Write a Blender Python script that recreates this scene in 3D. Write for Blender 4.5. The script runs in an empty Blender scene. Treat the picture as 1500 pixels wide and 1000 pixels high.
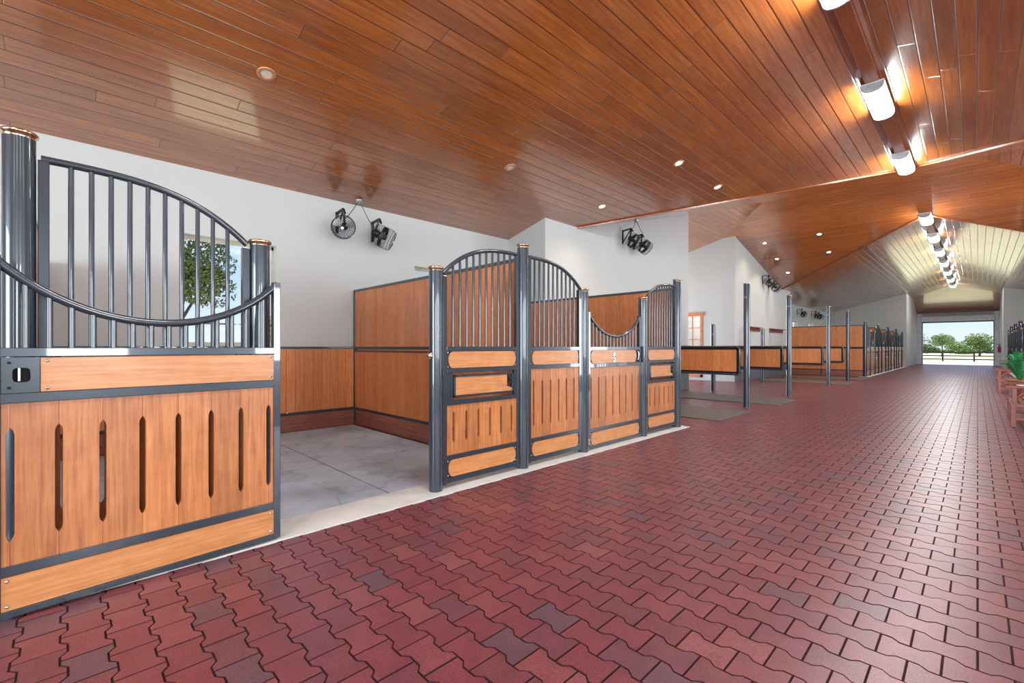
import bpy, bmesh, math, random
from mathutils import Vector, Matrix
random.seed(7)
C = bpy.context.scene.collection
PI = math.pi

# ------------------------------------------------------------------ materials
def mat(name):
    m = bpy.data.materials.new(name); m.use_nodes = True
    nt = m.node_tree; b = nt.nodes['Principled BSDF']
    return m, nt, b
def N(nt, t, **kw):
    n = nt.nodes.new(t)
    for k, v in kw.items(): setattr(n, k, v)
    return n
def L(nt, a, b): nt.links.new(a, b)
def math_(nt, op, a, b=None, c=None):
    n = N(nt, 'ShaderNodeMath', operation=op)
    for i, v in enumerate((a, b, c)):
        if v is None: continue
        if isinstance(v, (int, float)): n.inputs[i].default_value = v
        else: L(nt, v, n.inputs[i])
    return n.outputs[0]
def noise(nt, vec, scale, detail=2.0, rough=.5):
    n = N(nt, 'ShaderNodeTexNoise'); n.inputs['Scale'].default_value = scale
    n.inputs['Detail'].default_value = detail; n.inputs['Roughness'].default_value = rough
    if vec is not None: L(nt, vec, n.inputs['Vector'])
    return n.outputs['Fac']
def ramp(nt, fac, stops):
    r = N(nt, 'ShaderNodeValToRGB'); e = r.color_ramp.elements
    while len(e) < len(stops): e.new(.5)
    for i, (p, c) in enumerate(stops):
        e[i].position = p; e[i].color = (*c, 1)
    L(nt, fac, r.inputs[0]); return r.outputs[0]
def mapping(nt, vec, scale=(1, 1, 1), loc=(0, 0, 0)):
    n = N(nt, 'ShaderNodeMapping'); n.inputs['Scale'].default_value = scale; n.inputs['Location'].default_value = loc
    L(nt, vec, n.inputs['Vector']); return n.outputs[0]
def mixc(nt, mode, fac, a, b):
    n = N(nt, 'ShaderNodeMix', data_type='RGBA', blend_type=mode)
    for s, v in ((n.inputs[0], fac), (n.inputs[6], a), (n.inputs[7], b)):
        if isinstance(v, (int, float)): s.default_value = v
        elif isinstance(v, tuple): s.default_value = (*v, 1)
        else: L(nt, v, s)
    return n.outputs[2]
def bump(nt, b, h, strength=.3, dist=.01):
    n = N(nt, 'ShaderNodeBump'); n.inputs['Strength'].default_value = strength; n.inputs['Distance'].default_value = dist
    L(nt, h, n.inputs['Height']); L(nt, n.outputs[0], b.inputs['Normal'])
def srgb(r, g, b):
    f = lambda c: (c/255/12.92) if c/255 <= .04045 else ((c/255+.055)/1.055)**2.4
    return (f(r), f(g), f(b))

def simple(name, col, rough=.5, metal=0., nscale=None, namp=.15, coat=0., bmp=0., bscale=60):
    m, nt, b = mat(name)
    tc = N(nt, 'ShaderNodeTexCoord').outputs['Object']
    nz = noise(nt, tc, nscale or 6, 3)
    c = ramp(nt, nz, [(.25, tuple(x*(1-namp) for x in col)), (.75, tuple(min(1, x*(1+namp)) for x in col))])
    L(nt, c, b.inputs['Base Color'])
    b.inputs['Roughness'].default_value = rough; b.inputs['Metallic'].default_value = metal
    b.inputs['Coat Weight'].default_value = coat
    if bmp: bump(nt, b, noise(nt, tc, bscale, 3), bmp, .004)
    return m

def emit(name, col, s):
    m, nt, b = mat(name)
    b.inputs['Base Color'].default_value = (.8, .8, .8, 1)
    b.inputs['Emission Color'].default_value = (*col, 1); b.inputs['Emission Strength'].default_value = s
    return m

def plank_mat(name, across, along, W=.19, hue=1.0):
    """ceiling boards: seams every W along axis `across`, butt joints along axis `along`"""
    m, nt, b = mat(name)
    tc = N(nt, 'ShaderNodeTexCoord').outputs['Object']
    sp = N(nt, 'ShaderNodeSeparateXYZ'); L(nt, tc, sp.inputs[0])
    a, l = sp.outputs[across], sp.outputs[along]
    u = math_(nt, 'DIVIDE', a, W)
    idx = math_(nt, 'FLOOR', u)
    wn = N(nt, 'ShaderNodeTexWhiteNoise', noise_dimensions='1D'); L(nt, idx, wn.inputs['W'])
    off = math_(nt, 'MULTIPLY', wn.outputs['Value'], 4.3)
    v = math_(nt, 'DIVIDE', math_(nt, 'ADD', l, off), 3.1)
    idv = math_(nt, 'FLOOR', v)
    cb = N(nt, 'ShaderNodeCombineXYZ'); L(nt, idx, cb.inputs[0]); L(nt, idv, cb.inputs[1])
    wn2 = N(nt, 'ShaderNodeTexWhiteNoise', noise_dimensions='3D'); L(nt, cb.outputs[0], wn2.inputs['Vector'])
    fu = math_(nt, 'FRACT', u); du = math_(nt, 'MINIMUM', fu, math_(nt, 'SUBTRACT', 1.0, fu))
    fv = math_(nt, 'FRACT', v); dv = math_(nt, 'MINIMUM', fv, math_(nt, 'SUBTRACT', 1.0, fv))
    du = math_(nt, 'MULTIPLY', du, W); dv = math_(nt, 'MULTIPLY', dv, 3.1)
    seam = math_(nt, 'MINIMUM', du, math_(nt, 'MULTIPLY', dv, 1.6))
    # grain: noise stretched along the boards, shifted per board
    sc = [1, 1, 1]; sc[across] = 14; sc[along] = .8
    mp = N(nt, 'ShaderNodeMapping'); mp.inputs['Scale'].default_value = sc; L(nt, tc, mp.inputs['Vector'])
    cb2 = N(nt, 'ShaderNodeCombineXYZ'); sh = math_(nt, 'MULTIPLY', wn2.outputs['Value'], 37.0)
    L(nt, sh, cb2.inputs[0]); L(nt, sh, cb2.inputs[1]); L(nt, cb2.outputs[0], mp.inputs['Location'])
    g1 = noise(nt, mp.outputs[0], 2.2, 5, .6)
    g2 = noise(nt, mapping(nt, tc, (1.3, 1.3, 1.3)), .9, 2)
    c = ramp(nt, g1, [(.2, srgb(126, 66, 24)), (.5, srgb(162, 90, 36)), (.8, srgb(190, 116, 56))])
    tint = ramp(nt, wn2.outputs['Value'], [(0, (.80, .76, .73)), (.5, (.95, .95, .95)), (1, (1.1, 1.09, 1.07))])
    c = mixc(nt, 'MULTIPLY', 1.0, c, tint)
    dark = ramp(nt, seam, [(0.0, (.14, .11, .10)), (.004, (.18, .14, .13)), (.007, (1, 1, 1))])
    c = mixc(nt, 'MULTIPLY', 1.0, c, dark)
    L(nt, c, b.inputs['Base Color'])
    b.inputs['Roughness'].default_value = .32
    b.inputs['Coat Weight'].default_value = 1; b.inputs['Coat Roughness'].default_value = .11; b.inputs['Coat IOR'].default_value = 1.8
    gr = ramp(nt, seam, [(0, (0, 0, 0)), (.003, (.1, .1, .1)), (.011, (1, 1, 1))])
    h = math_(nt, 'ADD', gr, math_(nt, 'MULTIPLY', g1, .05))
    h = math_(nt, 'ADD', h, math_(nt, 'MULTIPLY', g2, .5))
    bn = N(nt, 'ShaderNodeBump'); bn.inputs['Strength'].default_value = .6; bn.inputs['Distance'].default_value = .004
    L(nt, h, bn.inputs['Height']); L(nt, bn.outputs[0], b.inputs['Normal']); L(nt, bn.outputs[0], b.inputs['Coat Normal'])
    return m

def island_wood(name, cols, grain='Z', rough=.38, coat=.25, var=.18):
    """wood whose every board (mesh island) has its own tone; grain along the given axis"""
    m, nt, b = mat(name)
    tc = N(nt, 'ShaderNodeTexCoord').outputs['Object']
    ri = N(nt, 'ShaderNodeNewGeometry').outputs['Random Per Island']
    s = {'X': (1.6, 34, 34), 'Y': (34, 1.6, 34), 'Z': (34, 34, 1.6)}[grain]
    mp = N(nt, 'ShaderNodeMapping'); mp.inputs['Scale'].default_value = s; L(nt, tc, mp.inputs['Vector'])
    cb = N(nt, 'ShaderNodeCombineXYZ'); sh = math_(nt, 'MULTIPLY', ri, 53.0)
    for i in range(3): L(nt, sh, cb.inputs[i])
    L(nt, cb.outputs[0], mp.inputs['Location'])
    g = noise(nt, mp.outputs[0], 1.6, 5, .62)
    g2 = noise(nt, mapping(nt, tc, (6, 6, 6)), 1.5, 3)
    fac = math_(nt, 'ADD', math_(nt, 'MULTIPLY', g, .75), math_(nt, 'MULTIPLY', g2, .25))
    c = ramp(nt, fac, [(.28, cols[0]), (.5, cols[1]), (.72, cols[2])])
    t = ramp(nt, ri, [(0, (1-var, 1-var*1.15, 1-var*1.3)), (1, (1+var*.6, 1+var*.55, 1+var*.5))])
    c = mixc(nt, 'MULTIPLY', 1.0, c, t)
    L(nt, c, b.inputs['Base Color'])
    b.inputs['Roughness'].default_value = rough; b.inputs['Coat Weight'].default_value = coat
    b.inputs['Coat Roughness'].default_value = .25
    bump(nt, b, g, .08, .003)
    return m

M = {}
M['plank_y'] = plank_mat('ceiling_boards_lengthwise', 0, 1)
M['plank_x'] = plank_mat('ceiling_boards_crosswise', 1, 0)
oak = (srgb(138, 78, 40), srgb(180, 112, 62), srgb(202, 138, 84))
M['slat'] = island_wood('varnished_slats', oak, 'Z')
M['board'] = island_wood('varnished_board', (srgb(168, 104, 54), srgb(192, 128, 76), srgb(212, 152, 100)), 'Y', var=.05)
M['board_x'] = island_wood('varnished_board_crosswise', (srgb(184, 108, 50), srgb(205, 130, 68), srgb(222, 152, 90)), 'X', var=.05)
M['tng'] = island_wood('tongue_and_groove_wood', (srgb(176, 102, 56), srgb(204, 128, 76), srgb(222, 152, 98)), 'Z', var=.14)
M['kick'] = island_wood('reddish_kickboard', (srgb(104, 56, 44), srgb(130, 76, 62), srgb(152, 98, 82)), 'Y', .5, .1)
M['kick_x'] = island_wood('reddish_kickboard_crosswise', (srgb(112, 62, 50), srgb(144, 88, 72), srgb(170, 112, 96)), 'X', .5, .1)
M['trimwood'] = island_wood('ridge_batten_wood', (srgb(120, 62, 28), srgb(146, 78, 38), srgb(166, 94, 48)), 'Y', .3, .6)
M['teak'] = island_wood('red_brown_teak', (srgb(104, 48, 34), srgb(130, 62, 44), srgb(152, 82, 60)), 'Y', .4, .3)
M['steel'] = simple('slate_grey_painted_steel', srgb(52, 61, 70), .27, .3, 3, .05, .7)
M['brass'] = simple('polished_brass', srgb(216, 190, 158), .2, 1.0)
M['chrome'] = simple('bright_steel', srgb(205, 208, 212), .18, 1.0)
M['black'] = simple('black_metal', srgb(26, 26, 28), .4, .3)
M['wall'] = simple('off_white_plaster', (.49, .505, .50), .7, 0, 1.2, .02, 0, .03, 90)
M['concrete'] = simple('pale_concrete', srgb(208, 208, 203), .55, 0, 5, .12, 0, .1)
M['wains'] = simple('dark_grey_wall_rubber', srgb(84, 92, 98), .55, 0, 4, .1)
M['matte'] = simple('grey_rubber_floor_mat', srgb(92, 88, 84), .5, 0, 9, .14, 0, .2, 120)
M['jamb'] = simple('pale_grey_painted_jamb', srgb(212, 218, 228), .4)
M['hole'] = simple('dark_hole', srgb(8, 8, 9), .8)
M['red'] = simple('red_paint', srgb(180, 24, 28), .35)
M['orange'] = simple('orange_plastic', srgb(232, 72, 24), .4)
M['galv'] = simple('galvanised_metal', srgb(178, 182, 188), .35, .7)
M['blade'] = simple('translucent_grey_blade', srgb(176, 180, 186), .3, .2)
M['downring'] = simple('copper_toned_ring', srgb(190, 130, 96), .35, .3)
M['lens'] = simple('frosted_lens', srgb(225, 215, 205), .3)
M['glow'] = emit('fixture_diffuser', (.94, .985, 1.0), 88)
M['spot'] = emit('downlight_lamp', (1.0, .88, .7), 30)
M['grass'] = simple('pasture_grass', srgb(212, 205, 160), .9, 0, .6, .25)
M['leaf'] = simple('tree_leaves', srgb(86, 96, 44), .6, 0, .8, .4)
M['leaf2'] = simple('light_tree_leaves', srgb(120, 142, 72), .6, 0, .8, .35)
M['hedge'] = simple('hedge_leaves', srgb(92, 118, 54), .7, 0, .5, .35)
M['bark'] = simple('tree_bark', srgb(98, 82, 66), .9, 0, 4, .3)
M['fence'] = simple('dark_fence_paint', srgb(44, 42, 40), .7)
M['fern'] = simple('fern_green', srgb(48, 140, 84), .45, 0, 3, .25)
M['pot'] = simple('terracotta_pot', srgb(150, 96, 70), .7)
M['white'] = simple('white_paint', srgb(228, 226, 222), .45)
M['winwood'] = simple('honey_window_wood', srgb(196, 120, 72), .45)

# grey stall mats with soft mottled stains
m, nt, b = mat('mottled_grey_stall_mat')
tc = N(nt, 'ShaderNodeTexCoord').outputs['Object']
w1 = noise(nt, tc, 1.3, 6, .62)
d = noise(nt, tc, 3.0, 2)
vv = N(nt, 'ShaderNodeMix', data_type='RGBA'); vv.inputs[0].default_value = .3
L(nt, tc, vv.inputs[6]); nn = N(nt, 'ShaderNodeTexNoise'); nn.inputs['Scale'].default_value = 1.1; L(nt, tc, nn.inputs['Vector']); L(nt, nn.outputs['Color'], vv.inputs[7])
w2 = N(nt, 'ShaderNodeTexNoise'); w2.inputs['Scale'].default_value = 2.0; w2.inputs['Detail'].default_value = 3; L(nt, vv.outputs[2], w2.inputs['Vector'])
ring = math_(nt, 'ABSOLUTE', math_(nt, 'SUBTRACT', w2.outputs['Fac'], .5))
c = ramp(nt, w1, [(.3, srgb(144, 160, 174)), (.55, srgb(182, 198, 212)), (.75, srgb(202, 216, 228))])
c = mixc(nt, 'MULTIPLY', .55, c, ramp(nt, ring, [(0, (.55, .57, .6)), (.03, (1, 1, 1))]))
L(nt, c, b.inputs['Base Color']); b.inputs['Roughness'].default_value = .42
bump(nt, b, d, .1, .01)
M['stallmat'] = m

# pavers
m, nt, b = mat('red_rubber_pavers')
tc = N(nt, 'ShaderNodeTexCoord').outputs['Object']
ri = N(nt, 'ShaderNodeNewGeometry').outputs['Random Per Island']
sp1 = noise(nt, tc, 190, 2, .75)
sp2 = noise(nt, tc, 9, 3)
c = ramp(nt, ri, [(0, srgb(92, 66, 78)), (.12, srgb(104, 56, 66)), (.5, srgb(113, 53, 63)), (.85, srgb(118, 57, 65)), (1, srgb(128, 70, 74))])
big = noise(nt, tc, .7, 2)
c = mixc(nt, 'MULTIPLY', 1.0, c, ramp(nt, sp1, [(.36, (.5, .46, .46)), (.5, (.92, .9, .9)), (.62, (1.6, 1.65, 1.65))]))
c = mixc(nt, 'MULTIPLY', 1.0, c, ramp(nt, sp2, [(.3, (.85, .85, .85)), (.7, (1.1, 1.1, 1.1))]))
L(nt, c, b.inputs['Base Color'])
b.inputs['Roughness'].default_value = .33; b.inputs['Specular IOR Level'].default_value = .9
bump(nt, b, sp1, .22, .002)
M['paver'] = m
M['joint'] = simple('dark_paver_joint', srgb(58, 22, 24), .9)

# ------------------------------------------------------------------ mesh helpers
class MB:
    def __init__(s): s.v = []; s.f = []; s.mi = []; s.sm = []
    def add(s, vs, fs, mi=0, smooth=False):
        o = len(s.v); s.v += [tuple(p) for p in vs]; s.f += [tuple(i+o for i in f) for f in fs]
        s.mi += [mi]*len(fs); s.sm += [smooth]*len(fs); return s
    def box(s, x0, x1, y0, y1, z0, z1, mi=0):
        x0, x1 = sorted((x0, x1)); y0, y1 = sorted((y0, y1)); z0, z1 = sorted((z0, z1))
        v = [(x, y, z) for z in (z0, z1) for y in (y0, y1) for x in (x0, x1)]
        return s.add(v, [(0, 2, 3, 1), (4, 5, 7, 6), (0, 1, 5, 4), (2, 6, 7, 3), (0, 4, 6, 2), (1, 3, 7, 5)], mi)
    def bbox(s, x0, x1, y0, y1, z0, z1, r=.004, mi=0):
        bm = bmesh.new(); bmesh.ops.create_cube(bm, size=1)
        for v in bm.verts: v.co = Vector(((x0+x1)/2+v.co.x*(x1-x0), (y0+y1)/2+v.co.y*(y1-y0), (z0+z1)/2+v.co.z*(z1-z0)))
        bmesh.ops.bevel(bm, geom=bm.edges[:], offset=r, segments=2, affect='EDGES', profile=.5)
        bm.verts.index_update()
        s.add([v.co[:] for v in bm.verts], [[v.index for v in f.verts] for f in bm.faces], mi); bm.free(); return s
    def obox(s, c, size, mtx, mi=0):
        v = []
        for z in (-1, 1):
            for y in (-1, 1):
                for x in (-1, 1):
                    v.append(tuple(Vector(c) + mtx @ Vector((x*size[0]/2, y*size[1]/2, z*size[2]/2))))
        return s.add(v, [(0, 2, 3, 1), (4, 5, 7, 6), (0, 1, 5, 4), (2, 6, 7, 3), (0, 4, 6, 2), (1, 3, 7, 5)], mi)
    def bar(s, a, b_, w, h, mi=0):
        a, b_ = Vector(a), Vector(b_); d = b_-a
        q = d.to_track_quat('X', 'Z').to_matrix()
        return s.obox((a+b_)/2, (d.length, w, h), q, mi)
    def tube(s, pts, r, n=10, mi=0, caps=True, closed=False):
        pts = [Vector(p) for p in pts]; k = len(pts); rings = []
        up = None
        for i, p in enumerate(pts):
            if closed: t = pts[(i+1) % k]-pts[i-1]
            else: t = pts[min(i+1, k-1)]-pts[max(i-1, 0)]
            t.normalize()
            if up is None:
                up = Vector((0, 0, 1)) if abs(t.z) < .9 else Vector((1, 0, 0))
            a = t.cross(up).normalized(); bb = a.cross(t).normalized(); up = bb
            rr = r[i] if isinstance(r, (list, tuple)) else r
            rings.append([p + rr*(math.cos(2*PI*j/n)*a + math.sin(2*PI*j/n)*bb) for j in range(n)])
        vs = [v for rg in rings for v in rg]; fs = []
        for i in range(k if closed else k-1):
            i2 = (i+1) % k
            for j in range(n):
                fs.append((i*n+j, i*n+(j+1) % n, i2*n+(j+1) % n, i2*n+j))
        s.add(vs, fs, mi, True)
        if caps and not closed: s.add(rings[0], [tuple(range(n))], mi); s.add(rings[-1], [tuple(range(n-1, -1, -1))], mi)
        return s
    def lathe(s, prof, n=24, mi=0, mtx=None, off=(0, 0, 0)):
        vs = []; fs = []
        for (r, z) in prof:
            for j in range(n):
                p = Vector((r*math.cos(2*PI*j/n), r*math.sin(2*PI*j/n), z))
                if mtx: p = mtx @ p
                vs.append(p + Vector(off))
        for i in range(len(prof)-1):
            for j in range(n):
                fs.append((i*n+j, i*n+(j+1) % n, (i+1)*n+(j+1) % n, (i+1)*n+j))
        return s.add(vs, fs, mi, True)
    def disc(s, r, z, n=24, mi=0, mtx=None, off=(0, 0, 0)):
        vs = []
        for j in range(n):
            p = Vector((r*math.cos(2*PI*j/n), r*math.sin(2*PI*j/n), z))
            if mtx: p = mtx @ p
            vs.append(p+Vector(off))
        return s.add(vs, [tuple(range(n))], mi)
    def prism(s, outline, x0, x1, mi=0):
        """outline in (y, z), extruded along x"""
        n = len(outline)
        v = [(x0, y, z) for y, z in outline]+[(x1, y, z) for y, z in outline]
        f = [tuple(range(n-1, -1, -1)), tuple(range(n, 2*n))]+[(i, (i+1) % n, n+(i+1) % n, n+i) for i in range(n)]
        return s.add(v, f, mi)
    def build(s, name, mats, parent=None, loc=None):
        me = bpy.data.meshes.new(name); me.from_pydata(s.v, [], s.f)
        if not isinstance(mats, (list, tuple)): mats = [mats]
        for m_ in mats: me.materials.append(m_)
        me.polygons.foreach_set('material_index', s.mi); me.polygons.foreach_set('use_smooth', s.sm)
        me.update()
        bm = bmesh.new(); bm.from_mesh(me); bmesh.ops.recalc_face_normals(bm, faces=bm.faces[:]); bm.to_mesh(me); bm.free()
        o = bpy.data.objects.new(name, me); C.objects.link(o)
        if parent: o.parent = parent
        if loc: o.location = loc
        return o

def tag(o, label=None, cat=None, group=None, kind=None):
    if label: o['label'] = label
    if cat: o['category'] = cat
    if group: o['group'] = group
    if kind: o['kind'] = kind
    return o
def thing(name, label, cat, loc=(0, 0, 0), rz=0, group=None):
    o = bpy.data.objects.new(name, None); C.objects.link(o); o.empty_display_size = .1
    o.location = loc; o.rotation_euler = (0, 0, rz)
    return tag(o, label, cat, group)
def copy_tree(o, parent=None):
    c = o.copy(); C.objects.link(c); c.parent = parent
    for ch in list(o.children): copy_tree(ch, c)
    return c
def place(proto, used, loc, rz, label, group, sx=None):
    o = proto if not used else copy_tree(proto)
    o.location = loc; o.rotation_euler = (0, 0, rz)
    o['label'] = label
    if group: o['group'] = group
    return o
def struct(mb, name, mats): return tag(mb.build(name, mats), kind='structure')

# ------------------------------------------------------------------ key dimensions
XF = -3.56            # stall front plane, left bank
XM = -1.13            # centre line of the aisle
XB = -7.70            # back wall
def mir(x): return 2*XM-x
NEAR_TALL = [-.17, 3.66, 7.40]; NEAR_LOW = [.99, 2.49, 4.78, 6.27]
PITCH = 3.70; Y0F = 25.9

# ------------------------------------------------------------------ floor of dog-bone pavers
def pavers():
    Lp, R, A, g = .212, .152, .0125, .0022
    prof = [(0, 1), (.18, 1), (.32, -1), (.68, -1), (.82, 1), (1, 1)]
    V, F_, MI = [], [], []
    def region(x0, x1, y0, y1):
        j0, j1 = math.floor(y0/R), math.ceil(y1/R)
        for j in range(j0, j1):
            yc = (j+.5)*R
            if yc < y0 or yc > y1: continue
            off = Lp/2 if j % 2 else 0
            i0, i1 = math.floor((x0-off)/Lp), math.ceil((x1-off)/Lp)
            for i in range(i0, i1):
                xs = off+i*Lp
                a0, a1 = max(xs, x0), min(xs+Lp, x1)
                if a1-a0 < .02: continue
                dz = random.uniform(-.0012, .0012)
                o = len(V)
                for (ins, z) in ((g, -.008), (g, -.003+dz), (g+.0025, dz)):
                    for side in (-1, 1):
                        for (f, s_) in prof:
                            x = min(max(xs+f*Lp, a0), a1)
                            if f in (0, 1) or x in (a0, a1):
                                x = x+ins if x-a0 < a1-x else x-ins
                            V.append((x, yc+side*(R/2+A*s_-ins), z))
                t = o+24
                for k in range(5): F_.append((t+k, t+k+1, t+6+k+1, t+6+k))
                loop = list(range(0, 6))+list(range(11, 5, -1))
                for lv in (0, 1):
                    p, q = o+lv*12, o+(lv+1)*12
                    for k in range(12):
                        c0, c1 = loop[k], loop[(k+1) % 12]
                        F_.append((p+c0, p+c1, q+c1, q+c0))
                MI.extend([0]*5+[1]*24)
    region(-3.40, 1.14, -10*R, 50*R)
    region(-6.55, 1.3, 50*R, 95*R)
    region(-12.0, 1.3, 95*R, 122*R)
    region(-6.60, 1.3, 122*R, 169*R)
    region(-3.40, 1.14, 169*R, 320*R)
    n = len(F_)
    # bed below the pavers, and the plain floor of the places no paver reaches
    def quad(x0, x1, y0, y1, z):
        o = len(V); V.extend([(x0, y0, z), (x1, y0, z), (x1, y1, z), (x0, y1, z)]); F_.append((o, o+1, o+2, o+3))
    quad(XB-.1, mir(XB)+.1, -9.2, 48.7, -.0075); quad(-12.3, XB-.1, 7.5, 26.0, -.0075)
    me = bpy.data.meshes.new('floor'); me.from_pydata(V, [], F_)
    me.materials.append(M['paver']); me.materials.append(M['joint'])
    me.polygons.foreach_set('material_index', MI+[1]*(len(F_)-n)); me.update()
    o = bpy.data.objects.new('floor', me); C.objects.link(o); tag(o, kind='structure')
pavers()

# concrete sills under the stall fronts
def sill(x0, x1, y0, y1, n):
    struct(MB().bbox(x0, x1, y0, y1, -.06, .004, .003), 'trim_%d' % n, M['concrete'])
sill(-3.80, -3.405, -9, 7.56, 1); sill(-3.80, -3.405, 25.72, 40.6, 2); sill(mir(-3.405), mir(-3.80), 25.72, 40.6, 3)

# stall floor mats: 2 x 3 grid in the open stall
mx = [-7.64, -5.32, -3.80]; my = [-.09, .42, 2.15, 3.60]
names = {(0, 2): 'grey stall mat in the back corner beside the wood partition', (1, 2): 'grey stall mat in the doorway beside the round hinge-free post',
         (0, 1): 'grey stall mat along the back wainscot under the window', (1, 1): 'large grey stall mat behind the concrete sill of the open doorway',
         (0, 0): 'narrow grey stall mat at the back, glimpsed through the open door slots', (1, 0): 'narrow grey stall mat just behind the fixed grille panel'}
for (i, j), lb in names.items():
    o = MB().bbox(mx[i]+.010, mx[i+1]-.010, my[j]+.006, my[j+1]-.006, -.02, -.002, .003).build('stall_mat', M['stallmat'])
    tag(o, lb, 'floor mat', 'mats in the open stall')
struct(MB().box(-7.7, -3.8, 3.72, 7.34, -.02, -.001), 'floor_stall', M['stallmat'])
struct(MB().box(-7.7, -3.8, 26, 40.6, -.02, -.001).box(mir(-7.7), mir(-3.8), 26, 40.6, -.02, -.001), 'floor_stalls_far', M['stallmat'])
# wash bay mats
for (y0, y1, x0, x1, lb) in ((8.50, 10.20, -6.1, -3.28, 'dark rubber mat on the pavers nearest the stall fronts'), (11.70, 13.30, -6.2, -3.20, 'dark rubber mat on the pavers behind the first tall tie post'),
                     (19.90, 21.50, -6.2, -3.25, 'thin dark mat in the first grooming bay past the cross aisle'), (23.0, 24.7, -6.2, -3.25, 'farthest dark floor mat before the orange far partition')):
    tag(MB().bbox(x0, x1, y0, y1, .0005, .016, .004).build('rubber_mat', M['matte']), lb, 'floor mat', 'grooming bay mats')

# ------------------------------------------------------------------ walls
def wall_with_holes(name, axis, pos, th, a0, a1, z1, holes, material):
    """axis 'x': wall plane x=pos..pos+th spanning y; holes = [(a,b,z0,z1)] sorted"""
    mb = MB(); cur = a0
    def bx(p, q, zz0, zz1):
        if q-p < 1e-4 or zz1-zz0 < 1e-4: return
        if axis == 'x': mb.box(pos, pos+th, p, q, zz0, zz1)
        else: mb.box(p, q, pos, pos+th, zz0, zz1)
    for (a, b_, h0, h1) in holes:
        bx(cur, a, -.06, z1); bx(a, b_, -.06, h0); bx(a, b_, h1, z1); cur = b_
    bx(cur, a1, -.06, z1)
    return struct(mb, name, material)
win_near = [(-6.33, -5.10), (-2.59, -1.36), (1.15, 2.38), (4.89, 6.12)]
win_far = [(27.2+i*PITCH, 28.43+i*PITCH) for i in range(4)]
WZ0, WZ1 = 1.38, 2.93
wall_with_holes('wall_left', 'x', XB-.24, .24, -9, 7.43, 3.98, [(a, b_, WZ0, WZ1) for a, b_ in win_near], M['wall'])
wall_with_holes('wall_left_far', 'x', XB-.24, .24, 25.9, 48.5, 3.98, [(a, b_, WZ0, WZ1) for a, b_ in win_far], M['wall'])
wall_with_holes('wall_right', 'x', mir(XB), .24, -9, 7.43, 3.98, [(a, b_, .95, 2.93) for a, b_ in win_near], M['wall'])
wall_with_holes('wall_right_far', 'x', mir(XB), .24, 25.9, 48.5, 3.98, [(a, b_, WZ0, WZ1) for a, b_ in win_far], M['wall'])
wall_with_holes('wall_back', 'y', -9.24, .24, XB-.2, mir(XB)+.2, 5.6, [(-3.4, 1.14, 0, 3.6)], M['wall'])
wall_with_holes('wall_front', 'y', 48.5, .25, XB-.2, mir(XB)+.2, 4.3, [(-3.06, .84, -.05, 3.25)], M['wall'])
# the two closed rooms that flank the cross aisle on the left, and their mirror images on the right
struct(MB().box(-12, -6.55, 7.43, 14.42, -.06, 6.0), 'wall_room_near_left', M['wall'])
wall_with_holes('wall_room_far_left', 'y', 18.60, .24, -12, -6.60, 6.0, [(-9.35, -7.86, .12, 2.74)], M['wall'])
struct(MB().box(-6.83, -6.60, 18.8405, 25.9, -.06, 6.0), 'wall_grooming_bay_far_left', M['wall'])
struct(MB().box(-12, -6.602, 25.902, 26.1, 1.0, 5.0), 'wall_corner_far_left', M['wall'])
struct(MB().box(mir(-6.55), mir(-7.94), 7.43, 14.42, -.06, 6.0), 'wall_room_near_right', M['wall'])
struct(MB().box(mir(-6.55), mir(-7.94), 18.6, 26.0, -.06, 6.0), 'wall_room_far_right', M['wall'])
# partition walls closing the far stall banks, with the wing walls beside the far doorway
struct(MB().box(XB, -3.36, 40.6, 40.8, -.06, 5.1).box(-3.56, -3.36, 40.8, 48.5, -.06, 5.1), 'wall_end_left', M['wall'])
struct(MB().box(1.10, mir(XB), 40.6, 40.8, -.06, 5.1).box(1.10, 1.30, 40.8, 48.5, -.06, 5.1), 'wall_end_right', M['wall'])
# grey rubber wainscot in the grooming bays
struct(MB().box(-6.55, -6.53, 7.45, 14.42, 0, 1.36).box(-6.56, -6.50, 7.45, 14.44, 1.36, 1.40), 'trim_wainscot_near', M['wains'])
struct(MB().box(-6.60, -6.58, 18.59, 25.85, 0, 1.36).box(-6.61, -6.55, 18.58, 25.85, 1.36, 1.40), 'trim_wainscot_far', M['wains'])

# windows: steel guard of slim bars and a sill
for i, (a, b_) in enumerate(win_near+win_far):
    if a < 0: continue
    x = XB-.17
    fr = MB()
    fr.box(x-.03, x+.03, a, b_, WZ0, WZ0+.04).box(x-.02, x+.02, a, a+.03, WZ0, WZ1).box(x-.02, x+.02, b_-.03, b_, WZ0, WZ1).box(x-.02, x+.02, a, b_, WZ1-.05, WZ1)
    w = struct(fr, 'window_%d' % (i+1), simple('window_frame_paint_%d' % i, srgb(190, 182, 166), .5))
    g = MB()
    g.box(x-.012, x+.012, a+.03, b_-.03, WZ0+.30, WZ0+.325)
    for k in range(1, 6):
        yy = a+(b_-a)*k/6; g.box(x-.01, x+.01, yy-.01, yy+.01, WZ0+.04, WZ0+.30)
    g.build('window_guard', M['steel'], w)

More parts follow.
